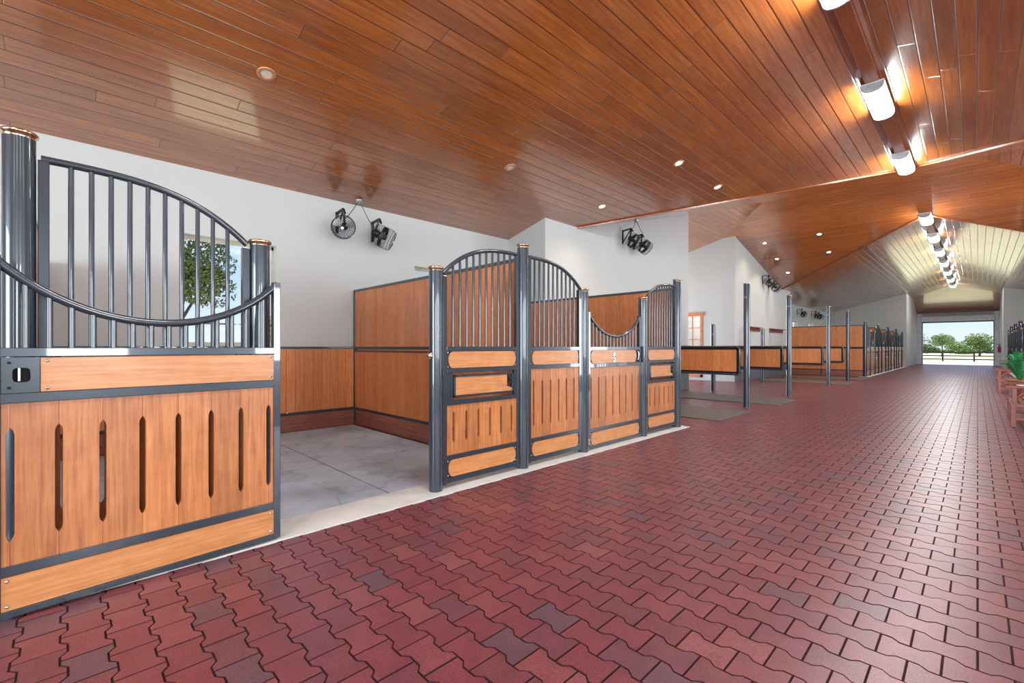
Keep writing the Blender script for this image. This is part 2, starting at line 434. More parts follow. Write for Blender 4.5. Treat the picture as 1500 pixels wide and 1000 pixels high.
# french door in the far room's wall
fd = MB(); x0, x1 = -9.35, -7.86
fd.box(x0, x0+.08, 18.57, 18.66, .12, 2.66).box(x1-.09, x1, 18.57, 18.66, .12, 2.66).box(x0-.05, x1+.05, 18.54, 18.66, 2.62, 2.76).box(x0, x1, 18.57, 18.66, .12, .22)
d1 = struct(fd, 'door_1', M['winwood'])
fs = MB(); n = 4
for k in range(1, n): xx = x0+.08+(x1-.17-x0)*k/n; fs.box(xx-.018, xx+.018, 18.60, 18.64, .2, 2.62)
for k in range(1, 5): zz = .2+2.42*k/5; fs.box(x0+.06, x1-.06, 18.60, 18.64, zz-.015, zz+.015)
fs.build('glazing_bars', M['winwood'], d1)
gl = MB().box(x0+.06, x1-.07, 18.615, 18.625, .2, 2.63)
m, nt, b = mat('door_glass'); b.inputs['Base Color'].default_value = (.9, .93, .92, 1); b.inputs['Roughness'].default_value = .03; b.inputs['Transmission Weight'].default_value = .9; b.inputs['IOR'].default_value = 1.1
gl.build('glass', m, d1)
tag(MB().box(-12, -6.84, 20.9, 21.0, 0, 4).build('wall_lounge', M['white']), kind='structure')

# far roll-up doorway: jambs, lintel and roller housing
door = MB()
door.box(-3.38, -3.06, 48.2, 48.52, 0, 3.95).box(.84, 1.12, 48.2, 48.52, 0, 3.95)
struct(door, 'door_2', M['jamb'])
struct(MB().bbox(-3.12, .88, 47.95, 48.5, 3.32, 3.72, .06), 'door_housing', M['jamb'])
struct(MB().box(-3.07, -3.03, 48.15, 48.6, 0, 3.25).box(.81, .85, 48.15, 48.6, 0, 3.25).box(-3.06, .84, 48.3, 48.6, 3.22, 3.27), 'trim_door', M['wains'])

# ------------------------------------------------------------------ ceiling
def ceil_mesh():
    V = {}; vs = []
    def v(x, y, z):
        k = (round(x, 3), round(y, 3), round(z, 3))
        if k not in V: V[k] = len(vs); vs.append(k)
        return V[k]
    F_, MI = [], []
    def f(pts, mi): F_.append([v(*p) for p in pts]); MI.append(mi)
    Gm = lambda x: 5.5-.25*abs(x-XM)
    P = lambda y: 6.15-.25*abs(y-16.6)
    xr = mir(XB)
    for s in (-1, 1):
        yv, ye = 16.6-s*2.6, 16.6-s*(2.6+6.57)          # valley apex, valley foot
        yo = -9.3 if s == 1 else 42.4
        apex = (XM, yv, 5.5)
        if s == 1:
            f([(XM, yo, 5.5), apex, (XB, ye, Gm(XB)), (XB-.3, ye, Gm(XB-.3)), (XB-.3, yo, Gm(XB-.3))], 0)
            f([(XM, yo, 5.5), (xr+.3, yo, Gm(XB-.3)), (xr+.3, ye, Gm(XB-.3)), (xr, ye, Gm(XB)), apex], 0)
        else:
            e = 6.3
            f([apex, (XM, yo, 5.5), (XM-e, yo+e, 5.5-.25*e), (XB-.3, yo+e, Gm(XB-.3)), (XB-.3, ye, Gm(XB-.3)), (XB, ye, Gm(XB))], 0)
            f([apex, (xr, ye, Gm(XB)), (xr+.3, ye, Gm(XB-.3)), (xr+.3, yo+e, Gm(XB-.3)), (XM+e, yo+e, 5.5-.25*e), (XM, yo, 5.5)], 0)
            f([(XM, yo, 5.5), (XM+e, yo+e, 5.5-.25*e), (XM-e, yo+e, 5.5-.25*e)], 1)
        yh = 16.6-s*7.4                                   # hip foot at x=-12.4
        yr = 16.6-s*5.44
        f([apex, (XB, ye, P(ye)), (-12.4, ye, P(ye)), (-12.4, yh, P(yh)), (-5.0, 16.6, 6.15)], 1)
        f([apex, (-5.0, 16.6, 6.15), (0, 16.6, 6.15), (xr, yr, P(yr)), (xr, ye, P(ye))], 1)
    f([(-5, 16.6, 6.15), (-12.4, 9.2, 4.3), (-12.4, 24.0, 4.3)], 0)
    f([(0, 16.6, 6.15), (xr, 11.16, 4.79), (xr, 22.04, 4.79)], 0)
    me = bpy.data.meshes.new('ceiling'); me.from_pydata(vs, [], F_)
    me.materials.append(M['plank_y']); me.materials.append(M['plank_x'])
    me.polygons.foreach_set('material_index', MI); me.update()
    bm = bmesh.new(); bm.from_mesh(me); bmesh.ops.triangulate(bm, faces=bm.faces[:], ngon_method='EAR_CLIP')
    for fc in bm.faces:
        if fc.normal.z > 0: fc.normal_flip()
    bm.to_mesh(me); bm.free()
    o = bpy.data.objects.new('ceiling', me); C.objects.link(o); tag(o, kind='structure')
    return o
ceil_mesh()
def cz(x, y):
    g = 5.5-.25*abs(x-XM)
    p = 6.15-.25*max(abs(y-16.6), -5-x, x, 0) if 5 < y < 28 else 0
    return max(g, p)

# ridge batten carrying the strip lights
struct(MB().bbox(XM-.085, XM+.085, -9, 13.75, 5.40, 5.475, .006).bbox(XM-.085, XM+.085, 19.3, 42.2, 5.40, 5.475, .006), 'trim_ridge', M['trimwood'])
# mouldings where the main roof meets the cross roof
for s, k in ((1, 5), (-1, 6)):
    mb = MB()
    yv = 16.6-s*2.6
    for sx in (-1, 1):
        a = Vector((XM, yv, 5.5-.02)); e = Vector((XM+sx*6.5, yv-s*6.5, 5.5-.25*6.5-.02))
        mb.bar(a, e, .05, .035)
    struct(mb, 'trim_%d' % k, M['trimwood'])

# ------------------------------------------------------------------ lamps
def strip_light():
    t = thing('strip_light', 'x', 'ceiling light')
    n = 12; prof = [(-.14, .0), (-.14, -.05)]
    for k in range(n+1):
        a = PI+PI*k/n; prof.append((.135*math.cos(a), -.05+.075*math.sin(a)))
    prof += [(.14, -.05), (.14, 0)]
    Lh = .62
    # diffuser trough
    d = MB(); m_ = len(prof)
    vs = [(x, y, z) for y in (-Lh+.03, Lh-.03) for x, z in prof]
    d.add(vs, [(i, i+1, m_+i+1, m_+i) for i in range(m_-1)], 0, True)
    d.build('diffuser', M['glow'], t)
    for sgn in (-1, 1):
        e = MB(); o = [(x*1.04, z*1.04) for x, z in prof]
        k = len(o)
        y0, y1 = sgn*(Lh-.03), sgn*Lh
        e.add([(x, y0, z) for x, z in o]+[(x, y1, z) for x, z in o], [tuple(range(k)), tuple(range(2*k-1, k-1, -1))]+[(i, (i+1) % k, k+(i+1) % k, k+i) for i in range(k)])
        e.build('end_cap', M['galv'], t)
    MB().box(-.145, .145, -Lh, Lh, 0, .02).build('housing', M['white'], t)
    return t
sl = strip_light()
ys = [-5.4, -1.7, 2.0, 5.75, 9.45, 13.05, 19.2, 22.7, 26.3, 30.0, 33.7, 37.5, 41.2]
ordn = {5.75: 'white strip light at the top edge of the photo, mostly cut off', 9.45: 'large bright strip light on the ridge batten, nearest whole one', 13.05: 'bright strip light just before the ceiling opens to the cross roof',
        19.2: 'strip light at the peak where the far pale ceiling begins', 22.7: 'second strip light along the far pale ceiling', 26.3: 'third strip light along the far pale ceiling', 30.0: 'fourth strip light along the far pale ceiling',
        33.7: 'fifth strip light along the far pale ceiling', 37.5: 'next to last strip light before the far door', 41.2: 'last strip light on the ridge before the far door'}
for i, y in enumerate(ys):
    place(sl, i > 0, (XM, y, 5.385), 0, ordn.get(y, 'strip light on the ridge above and behind the viewer'), 'strip lights along the ridge')

def downlight(lit):
    t = thing('recessed_downlight', 'x', 'ceiling light')
    r = MB().lathe([(.058, .012), (.062, -.006), (.075, -.012), (.095, -.010), (.098, .0), (.098, .02)], 28); r.build('trim_ring', M['downring'], t)
    c = MB().lathe([(.062, -.004), (.060, .02)], 28); c.build('baffle', M['downring'], t)
    MB().disc(.06, .001, 24).build('lamp' if lit else 'lens', M['spot'] if lit else M['lens'], t)
    return t
dl_on, dl_off = downlight(True), downlight(False)
DL = [(-3.93, 8.24, 1, 'lit downlight, upper left of the pair above the first grooming bay'), (-3.93, 10.07, 1, 'lit downlight closest to the cross-roof moulding'), (-5.65, 8.25, 1, 'lit downlight low on the slope above the fans by the tack-room wall'),
      (-5.83, 19.56, 1, 'lit downlight in the cross roof above the white wall corner'), (-4.01, 19.50, 1, 'lit downlight, highest of those in the dark cross roof'), (-4.03, 21.12, 1, 'lit downlight in the cross roof beside the edge of the pale ceiling'),
      (-5.84, 21.16, 1, 'lit downlight, middle of the left row in the cross roof'), (-5.84, 22.72, 1, 'lit downlight, lowest in the cross roof above the far fans'),
      (-5.55, 1.61, 0, 'unlit round downlight in the ceiling above the open stall'), (-5.55, 5.40, 0, 'unlit small downlight in the ceiling above the second stall')]
seen = {0: 0, 1: 0}
for (x, y, on, lb) in DL:
    pr = dl_on if on else dl_off
    o = place(pr, seen[on] > 0, (x, y, cz(x, y)-.003), 0, lb, 'recessed downlights in the wood ceiling'); seen[on] += 1
    if y < 16: o.rotation_euler = (0, -math.atan(.25), 0)
    else: o.rotation_euler = (-math.atan(.25), 0, 0)
    if on:
        ld = bpy.data.lights.new('downlight_beam', 'SPOT'); ld.energy = 70; ld.color = (1, .82, .6); ld.spot_size = 2.2; ld.spot_blend = .8; ld.shadow_soft_size = .05
        lo = bpy.data.objects.new('downlight_beam', ld); C.objects.link(lo); lo.location = (x, y, cz(x, y)-.06)

# ------------------------------------------------------------------ stall front parts
ZR = 1.35     # top of the grille sill rail
def arc_z(d): return 2.365-.30*d**3.2
def post(h):
    t = MB().lathe([(.064, 0), (.064, h)], 32)
    o = t.build('stall_post', M['steel'])
    cap = MB().lathe([(.0, h+.018), (.05, h+.018), (.068, h+.016), (.075, h+.009), (.075, h), (.066, h-.004), (.0640, h-.02)], 32); cap.disc(.05, h+.018, 32)
    cap.build('post_cap', M['brass'], o)
    return o
def stadium(y0, y1, z0, z1, n=10):
    r = (z1-z0)/2*.98; zc = (z0+z1)/2; o = []
    e = .7   # squarish-round ends
    for k in range(n+1):
        a = -PI/2+PI*k/n; o.append((y1-r*e+r*e*math.cos(a), zc+(z1-z0)/2*math.sin(a)))
    for k in range(n+1):
        a = PI/2+PI*k/n; o.append((y0+r*e+r*e*math.cos(a), zc+(z1-z0)/2*math.sin(a)))
    return o
def slats(y0, y1, z0, z1, s0, s1, slots, x0, x1, hw=.0135):
    """vertical boards meeting at the slot centres; each pair of neighbours is notched to leave a pointed slot"""
    mb = MB(); cuts = [y0]+slots+[y1]; g = .0006; tip = .035
    for i in range(len(cuts)-1):
        a, b_ = cuts[i]+(g if i else 0), cuts[i+1]-(g if i < len(cuts)-2 else 0)
        rt = [(b_, z0), ]
        if i < len(cuts)-2: rt += [(b_, s0), (b_-hw*.7, s0+tip*.45), (b_-hw, s0+tip), (b_-hw, s1-tip), (b_-hw*.7, s1-tip*.45), (b_, s1)]
        rt += [(b_, z1)]
        lf = [(a, z1)]
        if i: lf += [(a, s1), (a+hw*.7, s1-tip*.45), (a+hw, s1-tip), (a+hw, s0+tip), (a+hw*.7, s0+tip*.45), (a, s0)]
        lf += [(a, z0)]
        mb.prism(rt+lf, x0, x1)
    return mb
def bolts(pts, x, parent, s=1):
    for (y, z) in pts:
        q = Matrix.Rotation(PI/2*s, 3, 'Y')
        MB().lathe([(.0, .007), (.005, .0065), (.0085, .003), (.009, 0)], 10, 0, q, (x, y, z)).build('bolt', M['chrome'], parent)
def front_panel(w, rising, feed, label, group=None):
    """fixed grille panel, local y 0..w, x=0 mid plane, + x faces the aisle. rising: tall side at y=w"""
    t = thing('stall_front_panel', label, 'stall panel', (0, 0, 0), 0, group)
    top = lambda y: arc_z((w-y) if rising else y)
    X = .025; sw = .045
    f = MB()
    f.bbox(-X, X, 0, sw, .03, top(0)-.01).bbox(-X, X, w-sw, w, .03, top(w)-.01)
    rails = [(1.305, ZR), (1.095, 1.14), (.265, .31), (.045, .095)]
    if feed: rails += [(.785, .83)]
    for z0, z1 in rails: f.bbox(-X, X, sw-.003, w-sw+.003, z0, z1, .003)
    f.box(-.012, .012, sw, w-sw, 1.135, 1.31).box(-.012, .012, sw, w-sw, .09, .27)
    if feed: f.box(-.015, .015, sw, sw+.075, .825, 1.1).box(-.015, .015, w-sw-.035, w-sw, .825, 1.1)
    f.build('frame', M['steel'], t)
    pts = [(0, y, top(y)) for y in [.012+(w-.024)*k/20 for k in range(21)]]
    MB().tube(pts, .021, 12).build('arched_rail', M['steel'], t)
    n = max(3, round((w-2*sw)/.083)); 
    for k in range(1, n):
        y = sw+(w-2*sw)*k/n
        MB().tube([(0, y, ZR-.01), (0, y, top(y)-.005)], .013, 8).build('bar', M['steel'], t)
    MB().prism(stadium(sw+.018, w-sw-.018, 1.143, 1.302), -.018, .022).build('upper_board', M['board'], t)
    MB().prism(stadium(sw+.018, w-sw-.018, .10, .262), -.018, .022).build('lower_board', M['board'], t)
    ns = 6; sp = (w-2*sw)/ns
    sl_ = [sw+sp*(k+.35 if not rising else k+.55) for k in range(ns)]
    zt = .79 if feed else 1.098
    s = slats(sw, w-sw, .305, zt, .44 if not feed else .42, .97 if not feed else .725, sl_, -.012, .012)
    s.build('slat_panel', M['slat'], t)
    bp = [(y, z) for y in (sw+.016, w-sw-.016) for z in (1.155, 1.292, .112, .25)]
    bolts(bp, .012, t)
    if feed:
        y0, y1, z0, z1 = sw+.085, w-sw-.045, .855, 1.075
        fd = MB(); q = .022
        fd.bbox(-.02, .02, y0, y1, z0, z0+q, .003).bbox(-.02, .02, y0, y1, z1-q, z1, .003).bbox(-.02, .02, y0, y0+q, z0, z1, .003).bbox(-.02, .02, y1-q, y1, z0, z1, .003)
        fo = fd.build('feed_door', M['steel'], t)
        bd = [(y0+q, z0+q), (y1-q-.0, z0+q), (y1-q, z0+q+.03), (y1-q-.07, z0+q+.05), (y1-q-.07, z1-q), (y0+q, z1-q)]
        MB().prism(bd, -.01, .01).build('feed_door_board', M['board'], fo)
        lt = MB().box(.0, .016, y1-q-.062, y1-q-.012, z1-.12, z1-q); lt.lathe([(.016, .0), (.016, .022), (.0, .024)], 12, 0, Matrix.Rotation(PI/2, 3, 'Y'), (.016, y1-q-.037, z1-.07))
        lt.build('latch', M['black'], fo)
    return t
def stall_door(w, opened, label, group=None):
    """door with scooped grille top, hinge edge at y=0; opened doors show their plain inner side"""
    t = thing('stall_door', label, 'stall door', (0, 0, 0), 0, group)
    X = .025; sw = .045
    ze = 1.81; sag = .315; R = (w*w/4+sag*sag)/(2*sag)
    top = lambda y: ze-sag+R-math.sqrt(R*R-(y-w/2)**2)
    f = MB()
    f.bbox(-X, X, 0, sw, .02, top(0)-.005).bbox(-X, X, w-sw, w, .02, top(w)-.005)
    for z0, z1 in [(1.305, ZR), (1.075, 1.125), (.225, .275), (.02, .055)]: f.bbox(-X, X, sw-.003, w-sw+.003, z0, z1, .003)
    f.build('frame', M['steel'], t)
    pts = [(0, y, top(y)) for y in [.012+(w-.024)*k/24 for k in range(25)]]
    MB().tube(pts, .0225, 12).build('scooped_rail', M['steel'], t)
    n = round((w-2*sw)/.083)
    for k in range(1, n):
        y = sw+(w-2*sw)*k/n
        MB().tube([(0, y, ZR-.01), (0, y, top(y)-.005)], .013, 8).build('bar', M['steel'], t)
    if opened:
        MB().box(-.02, .0, sw, w-sw-.135, 1.127, 1.30).build('upper_board', M['board'], t)
        MB().box(-.02, .0, sw, w-sw, .057, .223).build('lower_board', M['board'], t)
        bolts([(y, z) for y in (sw+.02, w-sw-.16) for z in (1.145, 1.285)]+[(y, z) for y in (sw+.02, w-sw-.02) for z in (.078, .203)], -.02, t, -1)
        # latch plate with a rounded opening
        yc, zc, hy, hz = w-sw-.066, 1.214, .066, .088
        N_ = 32; ou, inn = [], []
        for k in range(N_):
            a = 2*PI*k/N_; c_, s_ = math.cos(a), math.sin(a); q = max(abs(c_), abs(s_))
            ou.append((yc+hy*c_/q, zc+hz*s_/q))
            e = 4.0; d = (abs(c_)**e+abs(s_)**e)**(-1/e)
            inn.append((yc-.002+.031*c_*d, zc+.036*s_*d))
        pl = MB(); vs = []
        for x in (-.026, -.014):
            vs += [(x, y, z) for y, z in ou]+[(x, y, z) for y, z in inn]
        fs_ = []
        for k in range(N_):
            k2 = (k+1) % N_
            fs_ += [(k, k2, N_+k2, N_+k), (2*N_+k, 3*N_+k, 3*N_+k2, 2*N_+k2), (k, 2*N_+k, 2*N_+k2, k2), (N_+k, N_+k2, 3*N_+k2, 3*N_+k)]
        pl.add(vs, fs_); lp = pl.build('latch_plate', M['steel'], t)
        MB().box(.005, .012, yc-hy, yc+hy, zc-hz, zc+hz).box(-.0285, -.026, yc+.033, yc+.046, zc+.056, zc+.068).box(-.0285, -.026, yc+.033, yc+.046, zc-.068, zc-.056).build('latch_recess', M['hole'], lp)
        MB().tube([(-.004, yc+.006, zc-.03), (-.004, yc+.006, zc+.034)], .009, 10).build('latch_bolt', M['chrome'], lp)
    else:
        f2 = MB().box(-.012, .010, sw, w-sw, 1.12, 1.31).box(-.012, .010, sw, w-sw, .05, .23); f2.build('backing_plate', M['steel'], t)
        MB().prism(stadium(sw+.016, w-sw-.09, 1.128, 1.302), -.016, .02).build('upper_board', M['board'], t)
        MB().prism(stadium(sw+.016, w-sw-.016, .058, .222), -.016, .02).build('lower_board', M['board'], t)
        bolts([(y, z) for y in (sw+.014, w-sw-.014) for z in (.07, .21)]+[(sw+.014, 1.14), (sw+.014, 1.29)], .012, t)
        rc = MB().box(.0, .014, w-sw-.075, w-sw-.012, 1.13, 1.30).build('latch_recess', M['hole'], t)
        MB().tube([(.022, w-sw-.05, 1.155), (.03, w-sw-.045, 1.19), (.03, w-sw-.045, 1.25), (.022, w-sw-.05, 1.28)], .008, 8).build('latch_handle', M['chrome'], rc)
        # round badge with a horse head and upright crest
        e = MB(); q = Matrix.Rotation(PI/2, 3, 'Y'); yc, zc = w*.45, 1.195
        e.lathe([(.0, .012), (.03, .012), (.042, .008), (.048, 0)], 24, 0, q, (.02, yc, zc))
        e.prism([(yc-.022, zc+.02), (yc+.02, zc+.02), (yc+.017, zc+.07), (yc+.004, zc+.078), (yc-.004, zc+.06), (yc-.012, zc+.078), (yc-.02, zc+.066)], .02, .03)
        e.prism([(yc-.036, zc-.02), (yc+.036, zc-.02), (yc+.018, zc-.052), (yc, zc-.062), (yc-.018, zc-.052)], .02, .029)
        eo = e.build('horse_badge', M['chrome'], t)
        MB().tube([(.033, yc-.02, zc+.004), (.036, yc-.008, zc+.016), (.036, yc+.008, zc+.012), (.035, yc+.016, zc-.004), (.033, yc+.006, zc-.022)], .005, 6).build('badge_relief', M['chrome'], eo)
        for z in (.115, 1.215):
            h = MB().tube([(.03, .0, z-.035), (.03, .0, z+.035)], .011, 10); h.box(.0, .034, -.01, .012, z-.012, z+.012); h.tube([(.03, -.008, z-.022), (.03, .03, z-.022)], .007, 8).tube([(.03, -.008, z+.022), (.03, .03, z+.022)], .007, 8)
            h.build('hinge', M['galv'], t)
    ns = 8; sp = (w-2*sw-.06)/(ns-1)
    st = sw+.03
    sl_ = [st+sp*k for k in range(ns)]
    slats(sw, w-sw, .272, 1.078, .392, .955, sl_, -.012, .012, .0145 if opened else .011).build('slat_panel', M['slat'], t)
    return t

def at(o, loc, rz=0): o.location = loc; o.rotation_euler = (0, 0, rz); return o
pr = .064
# near bank
tall, low = post(2.47), post(2.08)
tag(tall, cat='post'); tag(low, cat='post')
NT = ['big round steel post with brass cap at the left edge of the photo', 'tallest centre post between the two arched grille panels', 'end post of the near stall bank, beside the grooming bays']
NL = ['short round post behind the swung-open door, hinge side', 'short round post on the right of the open stall doorway', 'short post on the hinge side of the closed door', 'short post on the latch side of the closed door']
for i, y in enumerate(NEAR_TALL): place(tall, i > 0, (XF, y, .004), 0, NT[i], 'stall posts')
for i, y in enumerate(NEAR_LOW): place(low, i > 0, (XF, y, .004), 0, NL[i], 'stall posts')
at(front_panel(NEAR_LOW[0]-NEAR_TALL[0]-2*pr-.01, False, False, 'fixed grille panel with falling arch behind the swung-open door', 'near stall front panels'), (XF, NEAR_TALL[0]+pr+.005, .004))
at(front_panel(NEAR_TALL[1]-NEAR_LOW[1]-2*pr-.01, True, True, 'grille panel with rising arch and feed door, right of the open doorway', 'near stall front panels'), (XF, NEAR_LOW[1]+pr+.005, .004))
at(front_panel(NEAR_LOW[2]-NEAR_TALL[1]-2*pr-.01, False, False, 'grille panel with falling arch and long slots, right of the tallest centre post', 'near stall front panels'), (XF, NEAR_TALL[1]+pr+.005, .004))
at(front_panel(NEAR_TALL[2]-NEAR_LOW[3]-2*pr-.01, True, True, 'narrow-looking grille panel with feed door at the end of the near bank', 'near stall front panels'), (XF, NEAR_LOW[3]+pr+.005, .004))
at(stall_door(1.355, True, 'large stall door swung open flat, its inner side towards the viewer', 'stall doors'), (-3.455, 1.085, -.004), PI-math.radians(-4.5))
at(stall_door(NEAR_LOW[3]-NEAR_LOW[2]-2*pr-.03, False, 'closed stall door with scooped grille and silver horse badge', 'stall doors'), (XF, NEAR_LOW[2]+pr+.015, .004))
# latch keeper on the right post of the open doorway
mb = MB().lathe([(0, .03), (.02, .028), (.034, .012), (.036, 0)], 16, 0, Matrix.Rotation(PI/2, 3, 'X'), (XF, NEAR_LOW[1]-.062, 1.27))
tag(mb.build('door_stop', M['brass']), 'small round brass stop on the left side of the doorway post', 'door stop')
mb = MB().box(XF-.03, XF+.05, NEAR_LOW[3]-.077, NEAR_LOW[3]-.065, 1.12, 1.36)
tag(mb.build('strike_plate', M['steel']), 'pale steel strike plate on the latch post of the closed door', 'strike plate')

# far banks: one set of prototypes, copied with all their parts
wp, wd = 1.11, 1.48
fp_fall = front_panel(wp-2*pr-.01, False, False, 'x'); fp_rise = front_panel(wp-2*pr-.01, True, True, 'x'); fdoor = stall_door(wd-2*pr-.03, False, 'x')
nth = ['nearest', 'second', 'third', 'farthest']
first = True
for side in ('left', 'right'):
    for i in range(4):
        ya = Y0F+i*PITCH-.0
        yt, y1, y2, ye = ya, ya+wp, ya+wp+wd, ya+PITCH
        if side == 'left': X_, rz, yo = XF, 0, 0
        else: X_, rz = mir(XF), PI
        where = '%s stall of the far %s bank' % (nth[i], side)
        def put(p, used, a, b_, lb, gr):
            if side == 'left': return place(p, used, (X_, a, .004), 0, lb, gr)
            return place(p, used, (X_, b_, .004), PI, lb, gr)
        # on the right bank the pieces are turned round, so falling and rising panels swap places
        A, B = (fp_fall, fp_rise) if side == 'left' else (fp_rise, fp_fall)
        ua = (not first); g = 'far stall fronts'
        put(A, ua, yt+pr+.005, y1-pr-.005, 'grille panel before the door, '+where, g)
        put(fdoor, ua, y1+pr+.015, y2-pr-.015, 'closed scooped door, '+where, g)
        put(B, ua, y2+pr+.005, ye-pr-.005, 'grille panel beyond the door, '+where, g)
        first = False
        place(tall, True, (X_, yt, .004), 0, 'tall post at the near end of the '+where, 'far stall posts')
        place(low, True, (X_, y1, .004), 0, 'short post just before the door of the '+where, 'far stall posts')
        place(low, True, (X_, y2, .004), 0, 'short post just beyond the door of the '+where, 'far stall posts')

# ------------------------------------------------------------------ partitions and wainscot
def partition(y, x0, x1, label, name='stall_partition'):
    """solid wood partition between stalls, framed in steel, spanning x0..x1 at y"""
    t = thing(name, label, 'partition', (x0, y, 0))
    w = x1-x0; X = .022
    f = MB()
    f.bbox(0, w, -X, X, 2.31, 2.35, .003).bbox(0, w, -X, X, 1.31, 1.355, .003).bbox(0, w, -X, X, 1.265, 1.295, .003).bbox(0, w, -X, X, .255, .30, .003)
    f.bbox(0, .045, -.028, .028, -.01, 2.35, .003).bbox(w-.03, w, -X, X, .0, 2.35, .003)
    f.bbox(w*.60, w*.60+.022, -X, X, .28, 1.29, .003)
    f.build('frame', M['steel'], t)
    for nm, z0, z1 in (('upper_boards', 1.35, 2.315), ('lower_boards', .295, 1.27)):
        b_ = MB(); n = int(w/.135)
        for k in range(n):
            a = .04+(w-.06)*k/n; e = .04+(w-.06)*(k+1)/n
            b_.bbox(a+.0018, e-.0018, -.014, .014, z0, z1, .0025)
        b_.build(nm, M['tng'], t)
    k_ = MB().bbox(.03, w-.01, -.02, .02, .12, .256, .004).bbox(.03, w-.01, -.02, .02, -.005, .118, .004); k_.build('kickboard', M['kick_x'], t)
    s = MB()
    for xx in (.05, w*.6): s.box(xx-.02, xx+.03, -.03, -.02, .06, .27)
    s.build('bracket', M['steel'], t)
    return t
partition(3.66, XB+.01, XF-pr, 'tall wood partition between the open stall and the second stall')
partition(7.38, XB+.01, XF-pr, 'wood partition closing the near bank beside the grooming bays')
partition(-.17, XB+.01, XF-pr, 'wood partition left of the open stall, almost edge-on')
for i in range(4):
    partition(Y0F+i*PITCH, XB+.01, XF-pr, ['orange wood end partition facing the grooming bays, far left bank', 'second wood partition inside the far left bank', 'third wood partition inside the far left bank', 'last wood partition inside the far left bank'][i])
    partition(Y0F+i*PITCH, mir(XF)+pr, mir(XB)-.01, ['wood end partition of the far right bank', 'second wood partition inside the far right bank', 'third wood partition inside the far right bank', 'last wood partition inside the far right bank'][i])
def wainscot(y0, y1, label):
    t = thing('wood_wainscot', label, 'wall panelling', (XB, y0, 0)); w = y1-y0
    MB().bbox(.0, .05, 0, w, 1.32, 1.355, .003).bbox(.0, .05, 0, w, .26, .305, .003).build('frame', M['steel'], t)
    b_ = MB(); n = int(w/.135)
    for k in range(n): b_.bbox(.004, .032, w*k/n+.0018, w*(k+1)/n-.0018, .30, 1.325, .0025)
    b_.build('boards', M['tng'], t)
    MB().bbox(.004, .04, 0, w, .12, .262, .004).bbox(.004, .04, 0, w, -.005, .118, .004).build('kickboard', M['kick'], t)
wainscot(-.14, 3.63, 'red-brown board wainscot on the back wall of the open stall')
wainscot(3.69, 7.35, 'board wainscot on the back wall of the second stall')

# ------------------------------------------------------------------ grooming bays: tie posts and swing panels
def tie_post(h):
    o = MB().lathe([(.066, 0), (.066, h)], 28).build('tie_post', M['steel']); tag(o, cat='post')
    c = MB().lathe([(.05, h+.018), (.07, h+.014), (.077, h+.006), (.074, h-.004), (.066, h-.01)], 28); c.disc(.05, h+.018, 28); c.build('post_cap', M['brass'], o)
    r = MB().lathe([(.0, .02), (.022, .016), (.024, 0)], 10, 0, Matrix.Rotation(-PI/2, 3, 'X').to_3x3(), (0, -.064, h-.28)); r.build('tie_ring_plate', M['black'], o)
    MB().tube([(.022*math.cos(a), -.09, h-.30+.022*math.sin(a)) for a in [2*PI*k/14 for k in range(14)]], .004, 6, closed=True).build('tie_ring', M['chrome'], o)
    return o
tp, bp = tie_post(2.76), tie_post(2.04)
GB = [10.94, 14.22, 18.95, 22.36]
TL = ['tall tie post nearest the camera, in front of the first swing panel', 'second tall tie post, at the near corner of the cross aisle', 'third tall tie post, at the far corner of the cross aisle', 'farthest tall tie post, before the orange partition']
BL = ['short rear post hidden behind the near bank', 'short rear post standing before the glazed door', 'short rear post seen between the first two tall tie posts', 'short rear post in front of the far bay wall']
for i, y in enumerate(GB):
    place(tp, i > 0, (-3.63, y, 0), 0, TL[i], 'tall tie posts')
    if i: place(bp, i > 1, (-5.72, y+(.1 if i == 1 else 0), 0), 0, BL[i], 'short rear tie posts')
def swing_panel(w):
    t = thing('swing_panel', 'x', 'divider panel')
    z0, z1, r = .70, 1.375, .09
    def loop(ins, n=6):
        a0, a1, b0, b1, rr = ins, w-ins, z0+ins, z1-ins, max(.02, r-ins)
        pts = []
        for (cx, cz_, s) in ((a1-rr, b0+rr, -PI/2), (a1-rr, b1-rr, 0), (a0+rr, b1-rr, PI/2), (a0+rr, b0+rr, PI)):
            for k in range(n+1): a = s+PI/2*k/n; pts.append((cx+rr*math.cos(a), 0, cz_+rr*math.sin(a)))
        return pts
    MB().tube(loop(.025), .026, 12, closed=True).build('outer_tube', M['steel'], t)
    f = MB(); ins = .05
    f.box(ins, w-ins, -.02, .02, z0+ins, z0+ins+.035).box(ins, w-ins, -.02, .02, z1-ins-.035, z1-ins).box(ins, ins+.035, -.02, .02, z0+ins, z1-ins).box(w-ins-.035, w-ins, -.02, .02, z0+ins, z1-ins)
    f.build('inner_frame', M['black'], t)
    b_ = MB(); n = 14
    for k in range(n): b_.bbox(.08+(w-.16)*k/n+.0005, .08+(w-.16)*(k+1)/n-.0005, -.012, .012, z0+.08, z1-.08, .002)
    b_.build('boards', M['tng'], t)
    for z in (.80, 1.28): MB().tube([(w-.01, 0, z), (w+.058, 0, z)], .01, 8).build('hinge_pin', M['chrome'], t)
    return t
WP = 1.92
sp_ = swing_panel(WP-.04); sp_long = swing_panel(2.75)
sl_lab = ['long wood swing panel beside the near bank end post', 'wood swing panel between the first and second tall tie posts', 'pale swing panel between the second and third tall tie posts', 'shortest-looking swing panel between the last two tall tie posts']
